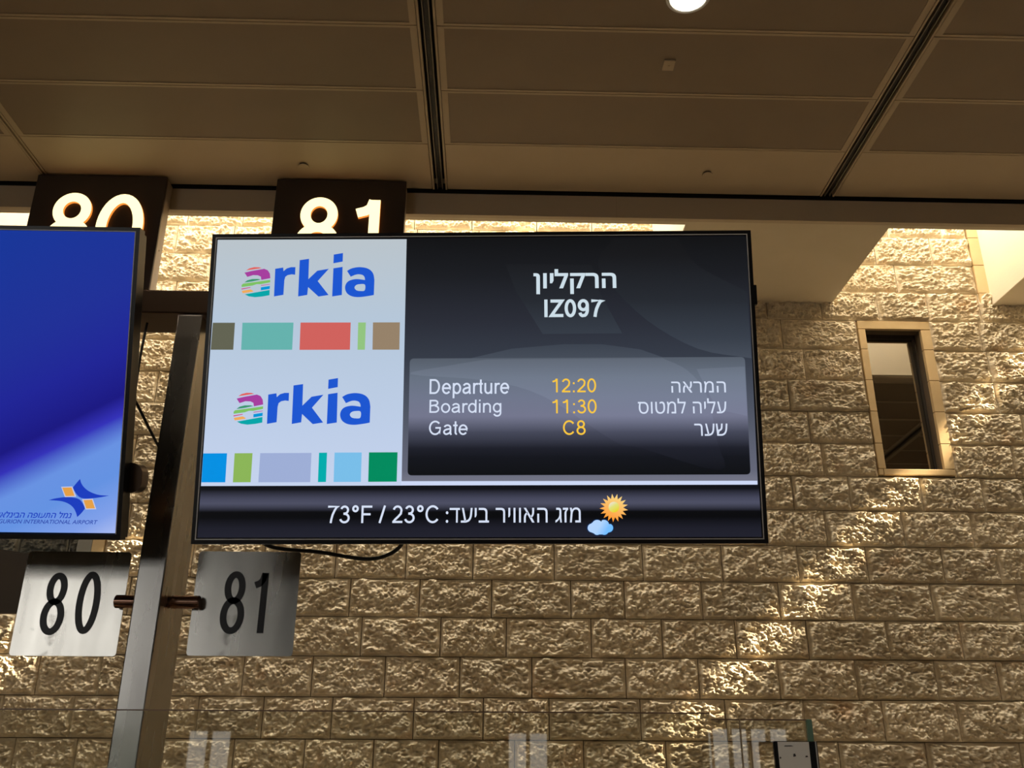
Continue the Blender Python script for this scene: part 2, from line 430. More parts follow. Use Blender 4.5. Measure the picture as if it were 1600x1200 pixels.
# glowing windows added behind the viewer, sized and placed for reflections in steel and glass
def reflection_window(n, x0, x1, z0, z1, nx, pm='pane'):
    p = struct('window_%d' % n, boxes([(x0-.08, x0, -12, -11.9, z0-.08, z1+.08), (x1, x1+.08, -12, -11.9, z0-.08, z1+.08),
              (x0, x1, -12, -11.9, z1, z1+.08), (x0, x1, -12, -11.9, z0-.08, z0)] +
              [(x0+(x1-x0)*k/nx-.03, x0+(x1-x0)*k/nx+.03, -12, -11.9, z0, z1) for k in range(1, nx)]), M['dark'])
    link('window_pane', boxes([(x0, x1, -12, -11.97, z0, z1)]), M[pm], p)
reflection_window(3, -9.4, -6.3, .80, 3.1, 3, 'pane_bright')
reflection_window(4, -6.6, -5.2, .72, 1.65, 2, 'pane_bright')
reflection_window(5, .35, .95, -.3, .32, 2)
reflection_window(7, -4.65, -4.0, -.3, .33, 2)
reflection_window(6, 3.5, 4.7, -.4, .40, 4)
# unseen roof over the atrium strip, its open slots shaped to cast sun streaks
SL = [(1.14, 1.56), (5.66, 6.02)]
struct('ceiling_sun_mask', boxes([(-10, SL[0][0], 4.7, 6.15, ZR, ZR+.12), (SL[0][1], SL[1][0], 4.7, 6.15, ZR, ZR+.12),
       (SL[1][1], 10, 4.7, 6.15, ZR, ZR+.12)]), M['plaster'])

# stone wall ---------------------------------------------------------
wall = struct('wall_back', raw([], []), M['mortar'])
WX0, WX1 = 2.638, 3.030; WZ0, WZ1 = 1.785, 2.812            # window_1 opening
LX0, LX1 = -4.3, -2.600; LZ0, LZ1 = .80, 1.97                 # window_2 opening
def wall_boxes():
    out = []
    y0, y1 = YW+.012, YW+.30
    xs = [-10, LX0, LX1, WX0, WX1, 10]
    out.append((-10, LX0, y0, y1, FLOOR, ZR+.1)); out.append((LX1, WX0, y0, y1, FLOOR, ZR+.1)); out.append((WX1, 10, y0, y1, FLOOR, ZR+.1))
    out.append((LX0, LX1, y0, y1, FLOOR, LZ0)); out.append((LX0, LX1, y0, y1, LZ1, ZR+.1))
    out.append((WX0, WX1, y0, y1, FLOOR, WZ0)); out.append((WX0, WX1, y0, y1, WZ1, ZR+.1))
    return out
bpy.data.objects.remove(wall)
wall = struct('wall_back', boxes(wall_boxes()), M['mortar'])

def field(nx, nz, lx, lz, cx, cz, seed):
    """smooth random field by filtering noise: correlation lengths cx, cz in metres"""
    g = np.random.default_rng(seed).standard_normal((nz*2, nx*2))
    fx = np.fft.fftfreq(nx*2, lx/nx)[None, :]; fz = np.fft.fftfreq(nz*2, lz/nz)[:, None]
    k = np.exp(-2*(np.pi**2)*((fx*cx)**2+(fz*cz)**2))
    r = np.fft.ifft2(np.fft.fft2(g)*k).real[:nz, :nx]
    return (r-r.mean())/r.std()
def relief(seed, wdt, hgt, nx, nz, amp=1.):
    """rusticated block: dressed margin, pitched and tooled face; origin at its centre, front towards -y"""
    cells = (nx+1, nz+1)
    a = field(*cells, wdt, hgt, .0074, .0053, seed)
    a2 = field(*cells, wdt, hgt, .0040, .0034, seed+50)
    b = field(*cells, wdt, hgt, .030, .020, seed+100)
    e = field(*cells, wdt, hgt, .020, .020, seed+200)
    X = np.linspace(0, wdt, nx+1)[None, :]; Z = np.linspace(0, hgt, nz+1)[:, None]
    d = np.minimum(np.minimum(X, wdt-X), np.minimum(Z, (hgt-Z)))
    env = np.clip((d-.003-.004*(e+1))/.011, 0, 1); env = env*env*(3-2*env)
    ridg = 1-np.abs(a)*.95                                   # sharp crests between rounded pits
    top = np.minimum(a, .35+.25*a2*.4); pit = np.clip(top, -1.7, .8)      # flat-topped skin eaten into by rounded pits
    h = env*(.024+amp*(.0098*pit+.0022*a2+.0050*b))+(1-env)*.0012*a
    h = np.clip(h, -.002, .050)
    V = []; Fc = []
    zz = np.linspace(-hgt/2, hgt/2, nz+1); xx = np.linspace(-wdt/2, wdt/2, nx+1)
    for j in range(nz+1):
        for i in range(nx+1): V.append((xx[i], -h[j, i], zz[j]))
    for j in range(nz):
        for i in range(nx):
            q = j*(nx+1)+i; Fc.append((q, q+1, q+nx+2, q+nx+1))
    base = len(V); W1 = nx+1
    rim = [i for i in range(W1)]+[j*W1+nx for j in range(1, nz+1)]+[nz*W1+i for i in range(nx-1, -1, -1)]+[j*W1 for j in range(nz-1, 0, -1)]
    for k in rim: V.append((V[k][0], .02, V[k][2]))
    for k in range(len(rim)):
        k2 = (k+1) % len(rim); Fc.append((rim[k2], rim[k], base+k, base+k2))
    me = raw(V, Fc); me.shade_smooth(); return me
H0 = .2335
WID = {}
for wd, nv in ((.20, 4), (.34, 6), (.44, 8)):
    WID[wd] = []
    for s in range(nv):
        me = relief(int(wd*1000)+s*7, wd, H0-.005, int(wd/.0036), 64); me.name = 'stone_block'
        me.materials.append(M['stone']); WID[wd].append(me)
COARSE = []
for s in range(4):
    me = relief(900+s, .44, H0-.005, 24, 12); me.materials.append(M['stone']); COARSE.append(me)

# course lines (z at the wall) as measured, then vertical joints per course as pixels (x, y)
CZ = [-.147+.0, .0835, .3205, .5575, .7935, 1.0285, 1.2625, 1.500, 1.733, 1.963, 2.193, 2.423, 2.656, 2.884, 3.112, 3.340, 3.570, 3.80, 4.03, 4.26, 4.50]
CZ = [-.382]+CZ
J = {  # index of the course's lower line in CZ -> (pixel y, pixel xs)
 1: (1180, [20, 117, 364, 475, 583, 685, 804, 912, 1041, 1175, 1312, 1448, 1595]),
 2: (1120, [112, 215, 308, 410, 518, 646, 755, 858, 1001, 1134, 1257, 1380, 1497]),
 3: (1060, [58, 155, 262, 379, 487, 601, 718, 831, 978, 1092, 1217, 1338, 1463, 1560]),
 4: (1000, [20, 130, 340, 452, 564, 688, 791, 924, 1035, 1150, 1262, 1387, 1502]),
 5: (940, [200, 310, 430, 546, 655, 768, 892, 976, 1097, 1218, 1333, 1457, 1592]),
 6: (880, [300, 412, 524, 634, 739, 866, 1004, 1128, 1247, 1355, 1473, 1559]),
 7: (825, [200, 1290, 1411, 1518]),
 8: (770, [217, 1239, 1327, 1440, 1535]),
 9: (717, [208, 1285, 1582]),
 10: (667, [1265, 1598]),
 11: (617, [1233, 1556]),
 12: (569, [1257]),
 13: (522, [1222, 1531]),
 14: (478, [1198, 1449]),
 15: (436, [1400, 1533]),
 16: (393, [273, 1454]),
 17: (360, [378, 1469]),
 18: (338, [300, 690, 850, 1000])}
def frame_stone(x0, x1, z0, z1, y0=YW-.016, y1=YW+.14):
    g = .0018
    link('frame_stone', boxes([(x0+g, x1-g, y0, y1, z0+g, z1-g)], .002, 1), M['dressed'], wall)
FX0, FX1, FZ0, FZ1 = 2.585, 3.103, 1.742, 2.878              # outer edge of window_1's stone frame
nparts = 0; stuffV = []; stuffF = []
def put_block(x0, x1, z0, z1):
    global nparts
    if x1-x0 < .05: return
    wd = min(WID, key=lambda k: abs(k-(x1-x0)))
    if x1 > -3.45 and x0 < 4.02 and -.2 < z0 < 3.6:
        nparts += 1
        o = link('stone_block', random.choice(WID[wd]), None, wall)
        o.location = ((x0+x1)/2, YW+random.uniform(-.004, .004), (z0+z1)/2)
        sx = (x1-x0-.006)/wd*(-1 if random.random() < .5 else 1)
        o.scale = (sx, 1, (z1-z0-.005)/(H0-.005))
    else:
        me = random.choice(COARSE); off = len(stuffV)
        sx = (x1-x0-.006)/.44; sz = (z1-z0-.005)/(H0-.005)
        for v in me.vertices: stuffV.append(((x0+x1)/2+v.co.x*sx, YW+v.co.y, (z0+z1)/2+v.co.z*sz))
        for p in me.polygons: stuffF.append(tuple(off+i for i in p.vertices))
def row(x0, x1, z0, z1, joints):
    js = [x for x in sorted(joints) if x0+.07 < x < x1-.07]
    xs = [x0]
    for q in js+[x1]:
        while q-xs[-1] > .60:
            n = max(2, round((q-xs[-1])/.42)); xs.append(xs[-1]+(q-xs[-1])/n*random.uniform(.9, 1.1))
        xs.append(q)
    for a, b in zip(xs[:-1], xs[1:]): put_block(a, b, z0, z1)
XL, XR = -6.3, 6.3
for k in range(len(CZ)-1):
    z0, z1 = CZ[k], CZ[k+1]
    js = [at_y(x, J[k][0], YW).x for x in J[k][1]] if k in J else []
    x0 = XL+random.uniform(0, .3)
    spans = [(x0, XR)]
    zm = (z0+z1)/2
    cut = []
    if LZ0-.03 < zm < LZ1+.03: cut.append((LX0, -2.43))
    if FZ0-.03 < zm < FZ1+.03: cut.append((FX0, FX1))
    if 3.02 < zm < 4.4: cut.append((3.505, 3.60))
    for c0, c1 in cut:
        ns = []
        for s0, s1 in spans:
            if c0 > s0 and c1 < s1: ns += [(s0, c0), (c1, s1)]
            else: ns.append((s0, s1))
        spans = ns
    for s0, s1 in spans: row(s0, s1, z0, z1, js)
st = raw(stuffV, stuffF); st.shade_smooth()
link('stone_blocks_beyond', st, M['stone'], wall)['kind'] = 'stuff'
# window_1: dressed frame stones, reveal, metal frame and reflecting pane
cz = [z for z in CZ if FZ0+.05 < z < FZ1-.09]
zs = [FZ0+.043]+cz+[FZ1-.066]
frame_stone(FX0, FX1, FZ1-.066, FZ1, y1=YW+.24)
frame_stone(WX0-.02, FX1, FZ0, FZ0+.043, y1=YW+.24)
frame_stone(FX0, WX0-.02, FZ0, FZ0+.043, y1=YW+.24)
for a, b in zip(zs[:-1], zs[1:]):
    frame_stone(FX0, WX0, a, b, y1=YW+.24); frame_stone(WX1, FX1, a, b, y1=YW+.24)
for a, b in zip([3.02, 3.112, 3.34, 3.57, 3.80, 4.03], [3.112, 3.34, 3.57, 3.80, 4.03, 4.26]): frame_stone(3.505, 3.60, a, b)
frame_stone(2.44, 2.49, 3.0, 3.112)
YG = YW+.09
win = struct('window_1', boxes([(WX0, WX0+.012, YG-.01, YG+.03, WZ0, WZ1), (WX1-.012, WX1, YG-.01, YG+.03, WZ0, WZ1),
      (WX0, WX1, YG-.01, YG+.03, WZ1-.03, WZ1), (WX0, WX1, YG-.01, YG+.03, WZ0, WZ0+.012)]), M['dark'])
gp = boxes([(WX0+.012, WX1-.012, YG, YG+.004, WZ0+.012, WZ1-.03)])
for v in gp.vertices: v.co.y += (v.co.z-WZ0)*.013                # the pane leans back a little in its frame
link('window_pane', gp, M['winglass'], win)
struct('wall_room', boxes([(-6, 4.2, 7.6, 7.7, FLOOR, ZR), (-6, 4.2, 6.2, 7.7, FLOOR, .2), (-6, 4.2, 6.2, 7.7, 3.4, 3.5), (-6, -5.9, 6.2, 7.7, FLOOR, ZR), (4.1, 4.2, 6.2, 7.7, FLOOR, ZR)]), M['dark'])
# window_2 at the left edge: opening with grey metal edge, a grey stone pier behind
w2 = struct('window_2', boxes([(LX1-.0, LX1+.09, YW-.02, YW+.06, LZ0, LZ1), (LX0-.04, LX0, YW-.02, YW+.06, LZ0, LZ1)], .003, 1), mat('grey window metal', (.20, .19, .16), .5))
link('sloping_beam', raw([(-5, 5.98, 1.45), (-2.76, 5.98, 1.16), (-2.60, 5.98, 1.05), (-2.60, 5.98, .8), (-5, 5.98, .8),
                          (-5, 6.12, 1.45), (-2.76, 6.12, 1.16), (-2.60, 6.12, 1.05), (-2.60, 6.12, .8), (-5, 6.12, .8)],
     [(4, 3, 2, 1, 0), (5, 6, 7, 8, 9), (0, 1, 6, 5), (1, 2, 7, 6), (2, 3, 8, 7), (3, 4, 9, 8), (4, 0, 5, 9)]), M['dark'], w2)
for i, (a, b) in enumerate(((-3.9, -3.45), (-3.44, -3.12), (-3.11, -2.80), (-2.79, -2.50))):
    o = link('stone_block', WID[.34][i], M['stone'], w2); o.location = ((a+b)/2, 6.20, 1.26); o.scale = ((b-a)/.34, 1, 1.1)
    o.material_slots[0].link = 'OBJECT'; o.material_slots[0].material = M['greystone']
for a, b in ((.80, 1.0285), (1.0285, 1.2625), (1.2625, 1.50), (1.5, 1.733), (1.733, 1.963)): frame_stone(-2.51, -2.43, a, b)

# plaster beams crossing the skylight strip
def beam(n, x0, x1, lab):
    o = link('ceiling_beam', boxes([(x0, x1, YF+.03, YW-.004, ZF, 3.92)], .004, 1), M['plaster'])
    o['kind'] = 'structure'; return o
beam(1, 1.168, 2.425, ''); beam(2, 3.585, 3.86, ''); beam(3, -5.2, -3.34, '')
fas = struct('trim_1', boxes([(-10, 10, YF, YF+.035, ZF, ZC-.018)], .002, 1), M['fascia'])
struct('trim_2', boxes([(-10, 10, YF+.035, YF+.075, ZF+.005, ZR)]), M['plaster'])
struct('trim_3', boxes([(-10, 10, YF+.012, YF+.034, ZC-.02, ZC+.06)]), M['black'])  # black strip puts the shade of the gap under the ceiling into colour
# little panel joint lines on the fascia
for x in (at_y(963, 320, YF).x, at_y(290, 310, YF).x-2.2):
    link('joint', boxes([(x-.0012, x+.0012, YF-.0006, YF+.004, ZF+.002, ZC-.02)]), M['trim'], fas)
# ceiling: backing slab, metal panels between slots
ceil = struct('ceiling', boxes([(-10, 10, -12.2, YF+.02, ZC+.10, ZC+.2)]), M['black'])
BX = [-7.34, -5.0, -2.66, -.327, 2.033, 4.37, 6.71]
SLOT = {-.327: .033, 2.033: .033, 4.37: .033, -5.0: .033}
rows = [4.785, 4.338, 3.886, 3.428]
while rows[-1] > -3: rows.append(rows[-1]-.455)
panel_cache = {}
def ceil_panel(x0, x1, y0, y1, light):
    key = (round(x1-x0, 3), round(y1-y0, 3), light)
    if key not in panel_cache:
        w_, l_ = x1-x0, y1-y0; b = .022 if not light else .004; g = .0022
        me = boxes([(g, w_-g, g, l_-g, 0, .03)], .0018, 1)
        if not light:
            # folded rim with the perforated field recessed between the rims
            me = boxes([(g, b*1.6, g, l_-g, 0, .03), (w_-b*1.6, w_-g, g, l_-g, 0, .03), (b*1.6, w_-b*1.6, g, b*.75, 0, .03), (b*1.6, w_-b*1.6, l_-b*.75, l_-g, 0, .03)])
            bm = bmesh.new(); bm.from_mesh(me)
            fld = boxes([(b*1.6, w_-b*1.6, b*.75, l_-b*.75, .003, .02)])
            for p in fld.polygons: p.material_index = 1
            bm.from_mesh(fld); bm.to_mesh(me); bm.free()
            me.materials.append(M['trim']); me.materials.append(M['ceil_dark'])
        else:
            me.materials.append(M['ceil_light'])
        me.name = 'ceiling_panel'; panel_cache[key] = me
    o = link('ceiling_panel', panel_cache[key], None, ceil); o.location = (x0, y0, ZC)
for i in range(len(BX)-1):
    a, b = BX[i], BX[i+1]
    x0 = a+SLOT.get(a, .006)+.012; x1 = b-SLOT.get(b, .006)-.012
    for k in range(len(rows)-1):
        ceil_panel(x0, x1, rows[k+1], rows[k], k == 0)
for x in BX:
    hw = SLOT.get(x, .006)
    yb = rows[-1]
    for s in (-1, 1):
        link('edge_trim', boxes([(x+s*hw-(.011 if s < 0 else 0), x+s*hw+(.011 if s > 0 else 0), yb, 4.785, ZC-.002, ZC+.03)]), M['trim'], ceil)
    if x in SLOT:
        g = tag(link('slot_diffuser', boxes([(x-.010, x+.010, yb, 4.785, ZC+.012, ZC+.03)]), M['slot'], ceil))
        link('slot_rail', boxes([(x-.0175, x-.0125, yb, 4.785, ZC+.001, ZC+.03), (x+.0125, x+.0175, yb, 4.785, ZC+.001, ZC+.03)]), M['rail'], ceil)

# ------------------------------------------------------------------ ceiling fittings
def sprinkler(px, py, lab):
    p = at_z(px, py, ZC)
    t = empty('sprinkler_cover', (p.x, p.y, ZC), lab, 'sprinkler cover', 'ceiling sprinkler covers')
    link('cover_plate', cyl(.030, -.014, -.009, axis='Z', bev=.001), M['ceil_light'], t)
    link('collar', cyl(.025, -.009, .001, axis='Z', bev=0), M['box'], t)
sprinkler(475, 258, 'round flush cover in the pale ceiling strip above gate number 81')
sprinkler(1105, 271, 'round flush cover in the pale ceiling strip above the right end of the departure screen')
p = at_z(1045, 101, ZC)
t = empty('access_plate', (p.x, p.y, ZC), 'small square beige plate on the brown ceiling panel below the downlight', 'ceiling plate')
link('plate', boxes([(-.028, .028, -.036, .036, -.008, .003)], .003, 2), M['ceil_light'], t)
link('screw', cyl(.004, -.010, -.008, axis='Z', bev=0), M['trim'], t)
def downlight(x, y, lab, e=16):
    t = empty('downlight', (x, y, ZC), lab, 'ceiling light')
    link('collar', ring(.082, .100, -.010, .002), M['chrome'], t)
    link('lens', cyl(.083, -.006, .001, axis='Z', bev=0, n=40), M['lamp'], t)
downlight(.862, 3.212, 'round glowing warm downlight at the top edge, right of the centre ceiling slot')
downlight(-1.49, 3.19, 'warm downlight at the top edge above the left bay, left of the centre ceiling slot')

# ------------------------------------------------------------------ lit number boxes
YS = 4.69
def number_box(x0, x1, lab, glyphs, n):
    t = empty('lit_number_sign', ((x0+x1)/2, YS, 2.30), lab, 'gate number sign')
    cx = (x0+x1)/2; zb = 2.30; ht = ZC-.012-zb; hw = (x1-x0)/2
    link('sign_box', boxes([(-hw, hw, 0, .02, 0, ht)], .003, 1), M['box'], t)
    link('sign_return', boxes([(-hw+.004, hw-.004, .02, YF-YS, .004, ht)], .003, 1), M['box_side'], t)
    link('screw', cyl(.006, -.004, 0, n=12, bev=0), M['box_side'], t, (hw-.012+.006, .06, .40))
    for ch, (bx0, yt, bx1, yb) in glyphs:
        ym = (yt+yb)/2
        a = at_y(bx0, yt+20, YS); b = at_y(bx1, yt+20, YS); zt = at_y((bx0+bx1)/2, yt, YS).z; zl = at_y((bx0+bx1)/2, yb, YS).z
        bx = (a.x-cx, zl-zb, b.x-cx, zt-zb)
        me = sans_mesh(ch, bx, 0, .142, extrude=.018)
        me.vertices.foreach_get
        for v in me.vertices: v.co.y -= .018
        me.materials.append(M['digit_side']); me.materials.append(M['digits'])
        for p in me.polygons: p.material_index = 1 if p.normal.y < -.6 else 0
        link('lit_digit', me, None, t)
    return t
number_box(-2.688, -1.930, 'dark box sign with glowing number 80 above the blue airport screen', [('8', (81, 304, 151, 404)), ('0', (157, 306, 230, 408))], 0)
number_box(-1.286, -.522, 'dark box sign with glowing number 81 above the departure screen', [('8', (466, 311, 534, 412)), ('1', (556, 314, 594, 415))], 1)

# ------------------------------------------------------------------ steel frame: post, cross beam
post = empty('steel_post', (-.79, 2.28, FLOOR), 'brushed stainless steel post between the two screens', 'post')
P0 = (-.822, -.759); ZP = 1.066-FLOOR
me = boxes([(P0[0]+.79, P0[1]+.79, -.08, .095, 0, ZP-.003)], .003, 2)
for v in me.vertices: v.co.x += (v.co.z-ZP*.72)*.004
link('column', me, M['steel_post'], post)
link('base_plate', boxes([(-.12, .12, -.14, .16, 0, .012)], .003, 1), M['steel_post'], post)
bar = empty('cross_beam', (-.79, 2.20, 1.066), 'dark bronze horizontal beam behind the screens on top of the post', 'beam')
link('box_section', boxes([(-1.6, 1.28, 0, .125, 0, .068)], .004, 2), M['beamsteel'], bar)
link('end_cap', boxes([(-1.61, -1.6, .01, .115, .006, .062)], .002, 1), M['beamsteel'], bar)
link('end_cap', boxes([(1.28, 1.29, .01, .115, .006, .062)], .002, 1), M['beamsteel'], bar)

# ------------------------------------------------------------------ steel number plates on rods
YPn = 2.288
def rounded(x0, x1, z0, z1, r, n=6):
    pts = []
    for cx, cz, a0 in ((x1-r, z1-r, 0), (x0+r, z1-r, 90), (x0+r, z0+r, 180), (x1-r, z0+r, 270)):
        for k in range(n+1):
            a = math.radians(a0+90*k/n); pts.append((cx+r*math.cos(a), cz+r*math.sin(a)))
    return pts
def slab(loop, y0, y1):
    n = len(loop); V = [(a, y0, b) for a, b in loop]+[(a, y1, b) for a, b in loop]
    Fc = [tuple(range(n)), tuple(range(2*n-1, n-1, -1))]+[(k, k+n, (k+1) % n+n, (k+1) % n) for k in range(n)]
    me = raw(V, Fc)
    bm = bmesh.new(); bm.from_mesh(me); bmesh.ops.recalc_face_normals(bm, faces=bm.faces); bm.to_mesh(me); bm.free()
    return me
def plate(quad, lab, glyphs, rx0, rx1):
    pts = [at_y(x, y, YPn) for x, y in quad]
    cx = sum(p.x for p in pts)/4; cz = sum(p.z for p in pts)/4
    hw = ((pts[1].x-pts[0].x)+(pts[2].x-pts[3].x))/4; hh = ((pts[0].z-pts[3].z)+(pts[1].z-pts[2].z))/4
    t = empty('number_plate', (cx, YPn, cz), lab, 'number plate')
    link('plate', slab(rounded(-hw, hw, -hh, hh, .008), 0, .004), M['steel'], t)
    for ch, (xa, ya), (xb, yb), yt, yl, xm in glyphs:
        bx = (at_y(xa, ya, YPn).x-cx, at_y(xm, yl, YPn).z-cz, at_y(xb, yb, YPn).x-cx, at_y(xm, yt, YPn).z-cz)
        link('digit', sans_mesh(ch, bx, -.0012, .108, extrude=.0010), M['paint'], t)
    zr = at_y(240, 940, 2.268).z-cz
    link('rod', cyl(.0155, rx0-cx, rx1-cx, axis='X'), M['rod'], t, (0, 2.2725-YPn-.0005, zr))
plate([(42, 862), (205, 862), (182, 1025), (17, 1025)], 'square stainless plate numbered 80, left of the post',
      [('8', (61.8, 970), (108, 917), 894.6, 992.5, 85), ('0', (115.5, 964), (159.8, 917), 893, 991, 138)], at_y(180, 940, 2.27).x, P0[0]-.0018)
plate([(310, 862), (468, 862), (460, 1025), (292, 1025)], 'square stainless plate numbered 81, under the departure screen',
      [('8', (343.2, 966), (386, 919), 892.6, 991, 364), ('1', (397.2, 913), (420.5, 896), 894.8, 989.4, 408)], P0[1]+.0006, at_y(312, 940, 2.27).x)

# ------------------------------------------------------------------ screens
def display(name, O, U, V, W, H, lab, cat, lo, ro, to, bo, trim_gap, scr_in):
    fr = Frame(O, U, V)
    t = empty(name, None, lab, cat, mw=fr.M)
    bz = scr_in
    link('bezel', boxes([(0, W, 0, .03, 0, bz), (0, W, 0, .03, H-bz, H), (0, bz, 0, .03, bz, H-bz), (W-bz, W, 0, .03, bz, H-bz)]), M['bezel'], t)
    link('back_housing', boxes([(.004, W-.004, .03, .055, .004, H-.004), (.18, W-.18, .055, .085, .12, H-.16)], .004, 2), M['bezel'], t)
    if trim_gap:
        a, b = trim_gap, trim_gap+.0022
        link('silver_trim', boxes([(a, W-a, -.0012, .001, a, b), (a, W-a, -.0012, .001, H-b, H-a), (a, b, -.0012, .001, b, H-b), (W-b, W-a, -.0012, .001, b, H-b)]), M['chrome'], t)
    return t, fr
class Print:
    """flat pictures on a screen: each call lays one more piece on the panel"""
    def __init__(s, fr, panel): s.fr, s.p = fr, panel
    def poly(s, name, pts, mt, layer=1, holes=(), smooth=0, sharp=()):
        loops = []
        for lp in [pts]+list(holes):
            if smooth: lp = dense(lp, smooth, sharp if lp is pts else ())
            loops.append([s.fr.px(*q) for q in lp])
        return link(name, flat_poly(loops, -.0006*layer), mt, s.p)
    def text(s, name, body, x0, yt, x1, yb, mt, layer=4, bold=0., shear=0.):
        ym, xm = (yt+yb)/2, (x0+x1)/2
        box = (s.fr.px(x0, ym)[0], s.fr.px(xm, yb)[1], s.fr.px(x1, ym)[0], s.fr.px(xm, yt)[1])
        if shear or any(ord(ch) > 0x3ff for ch in body): me = text_mesh(body, box, -.0006*layer, bold=bold, shear=shear)
        else: me = sans_mesh(body, box, -.0006*layer, .12+bold)
        return link(name, me, mt, s.p)
O1 = (-.6416, 1.9968, .4186); U1 = (.99904, -.04382, .00178); V1 = (-.00924, -.17053, .98531)
TW, TH = 1.236, .705
tv, fr = display('departure_display', O1, U1, V1, TW, TH, 'large wide black framed flight screen showing an airline logo and departure times', 'screen', 0, 0, 0, 0, .0085, .012)
link('panel_glass', boxes([(.012, TW-.012, .0004, .02, .012, TH-.012)]), M['bezel'], tv)
def vv(x, y): return fr.px(x, y)[1]
v_top, v_bot = vv(760, 373), vv(760, 842)
def fv(y, x=900): return (vv(x, y)-v_bot)/(v_top-v_bot)
g_bg = emit_ramp('screen dark gradient', [(0, (34, 35, 47)), (fv(825), (30, 31, 42)), (fv(808), (9, 10, 13)), (fv(799), (10, 11, 14)), (fv(786), (78, 80, 100)), (fv(779), (70, 72, 92)), (fv(764), (17, 18, 23)), (fv(759), (17, 18, 23)),
      ], lo=v_bot, hi=v_top)
panel = link('screen', boxes([(.0135, TW-.0135, -.0003, .0004, .0135, TH-.0135)]), g_bg, tv)
pr = Print(fr, panel)
fvr = lambda y: fv(y, 900)
g_up = emit_ramp('screen upper gradient', [(fvr(753), (118, 120, 136)), (fvr(735), (100, 103, 120)), (fvr(640), (78, 84, 98)), (fvr(560), (54, 60, 72)), (fvr(500), (42, 45, 55)), (fvr(430), (27, 29, 34)), (fvr(370), (17, 18, 20))], lo=v_bot, hi=v_top)
g_up2 = emit_ramp('screen faint shape', [(fvr(753), (138, 138, 160)), (fvr(700), (112, 116, 134)), (fvr(600), (84, 92, 106)), (fvr(530), (56, 63, 74)), (fvr(470), (38, 42, 49)), (fvr(400), (24, 25, 28)), (fvr(370), (20, 21, 23))], lo=v_bot, hi=v_top)
pr.poly('backdrop', [(635, 374), (1166.5, 370.5), (1184, 757), (627.5, 758)], g_up, 1)
pr.poly('faint_shape', [(790, 413), (925, 414), (936, 455), (972, 521), (848, 522), (806, 455)], g_up2, 2)
pr.poly('faint_shape', [(958, 373), (1058, 372), (1090, 415), (1167, 456), (1174, 560), (1090, 545), (1010, 500), (950, 440), (935, 408)], g_up2, 2, smooth=4, sharp=(0, 1, 3, 4))
pr.poly('faint_shape', [(735, 560), (800, 545), (880, 538), (940, 538), (1000, 546), (1040, 560), (1000, 561), (800, 561)], g_up2, 2)
g_panel = emit_ramp('screen info panel', [(fvr(742), (15, 17, 20)), (fvr(715), (20, 22, 29)), (fvr(700), (30, 32, 42)), (fvr(675), (70, 73, 90)), (fvr(650), (116, 119, 142)), (fvr(620), (112, 119, 140)), (fvr(590), (104, 114, 130)), (fvr(560), (86, 94, 106))], lo=v_bot, hi=v_top)
g_panel2 = emit_ramp('screen info panel shape', [(fvr(742), (15, 17, 21)), (fvr(700), (32, 34, 45)), (fvr(675), (75, 78, 96)), (fvr(650), (121, 125, 149)), (fvr(620), (119, 127, 148)), (fvr(590), (112, 122, 139)), (fvr(560), (96, 104, 117))], lo=v_bot, hi=v_top)
def rquad(tl, tr, br, bl, r=7):
    P = [np.array(q, float) for q in (tl, tr, br, bl)]; out = []
    for i in range(4):
        a, b, c = P[i-1], P[i], P[(i+1) % 4]
        p0 = b+(a-b)/np.linalg.norm(a-b)*r; p2 = b+(c-b)/np.linalg.norm(c-b)*r
        for k in range(6):
            t = k/5; out.append(tuple((1-t)**2*p0+2*t*(1-t)*b+t*t*p2))
    return out
pr.poly('info_panel', rquad((640.5, 560.5), (1163.5, 558), (1172.5, 741.5), (637, 743)), g_panel, 3)
pr.poly('panel_shape', [(641, 585), (700, 572), (760, 562), (1035, 560), (1075, 580), (1105, 620), (1120, 690), (1125, 735), (1000, 700), (960, 690), (850, 620), (760, 595)], g_panel2, 4, smooth=4, sharp=(2, 3))  # paler graphic shape in the screen picture
pr.poly('panel_shape', [(1088, 577), (1163, 573), (1167, 650), (1120, 640)], g_panel2, 4)
white = emit_ramp('screen white field', [(0, (203, 215, 242)), (.35, (190, 206, 232)), (.7, (181, 199, 218)), (1, (186, 196, 203))], lo=v_bot, hi=v_top)
white.name = 'screen white field'
pr.poly('white_field', [(340.5, 375), (635.5, 374), (627.5, 758.7), (314.3, 759.5)], white, 2)
stripe = emit('screen stripe', lin((205, 216, 244)))
pr.poly('white_stripe', [(627, 752), (1183, 751.3), (1183.2, 757.3), (627, 758.7)], stripe, 3)
def cblock(c, q, nm='color_block'):
    pr.poly(nm, q, emit('screen block %d %d %d' % c, lin(c)), 3)
cblock((98, 99, 82), [(333, 504.6), (367.5, 504.6), (364.8, 546.8), (329.6, 546.8)])
cblock((101, 178, 173), [(379.2, 504.6), (458.9, 504.4), (456.8, 546.8), (377.2, 547)])
cblock((208, 98, 93), [(469.9, 504.3), (548.2, 504.2), (547, 546.8), (468.3, 547)])
cblock((146, 196, 128), [(559.9, 504.2), (571.9, 504.2), (570.3, 546.8), (558.8, 546.8)])
cblock((150, 130, 106), [(583, 504.1), (625, 504), (624.2, 546.7), (582.2, 546.7)])
cblock((0, 144, 226), [(318, 708.6), (355.2, 708.4), (352.4, 753.8), (315, 753.8)])
cblock((139, 181, 88), [(367, 708.4), (395, 708.2), (392, 753.6), (364.2, 753.8)])
cblock((158, 174, 214), [(407, 708.2), (487, 707.8), (485, 753.5), (404, 753.7)])
cblock((0, 172, 172), [(498.8, 707.6), (511.3, 707.4), (509.6, 753.2), (497, 753.4)])
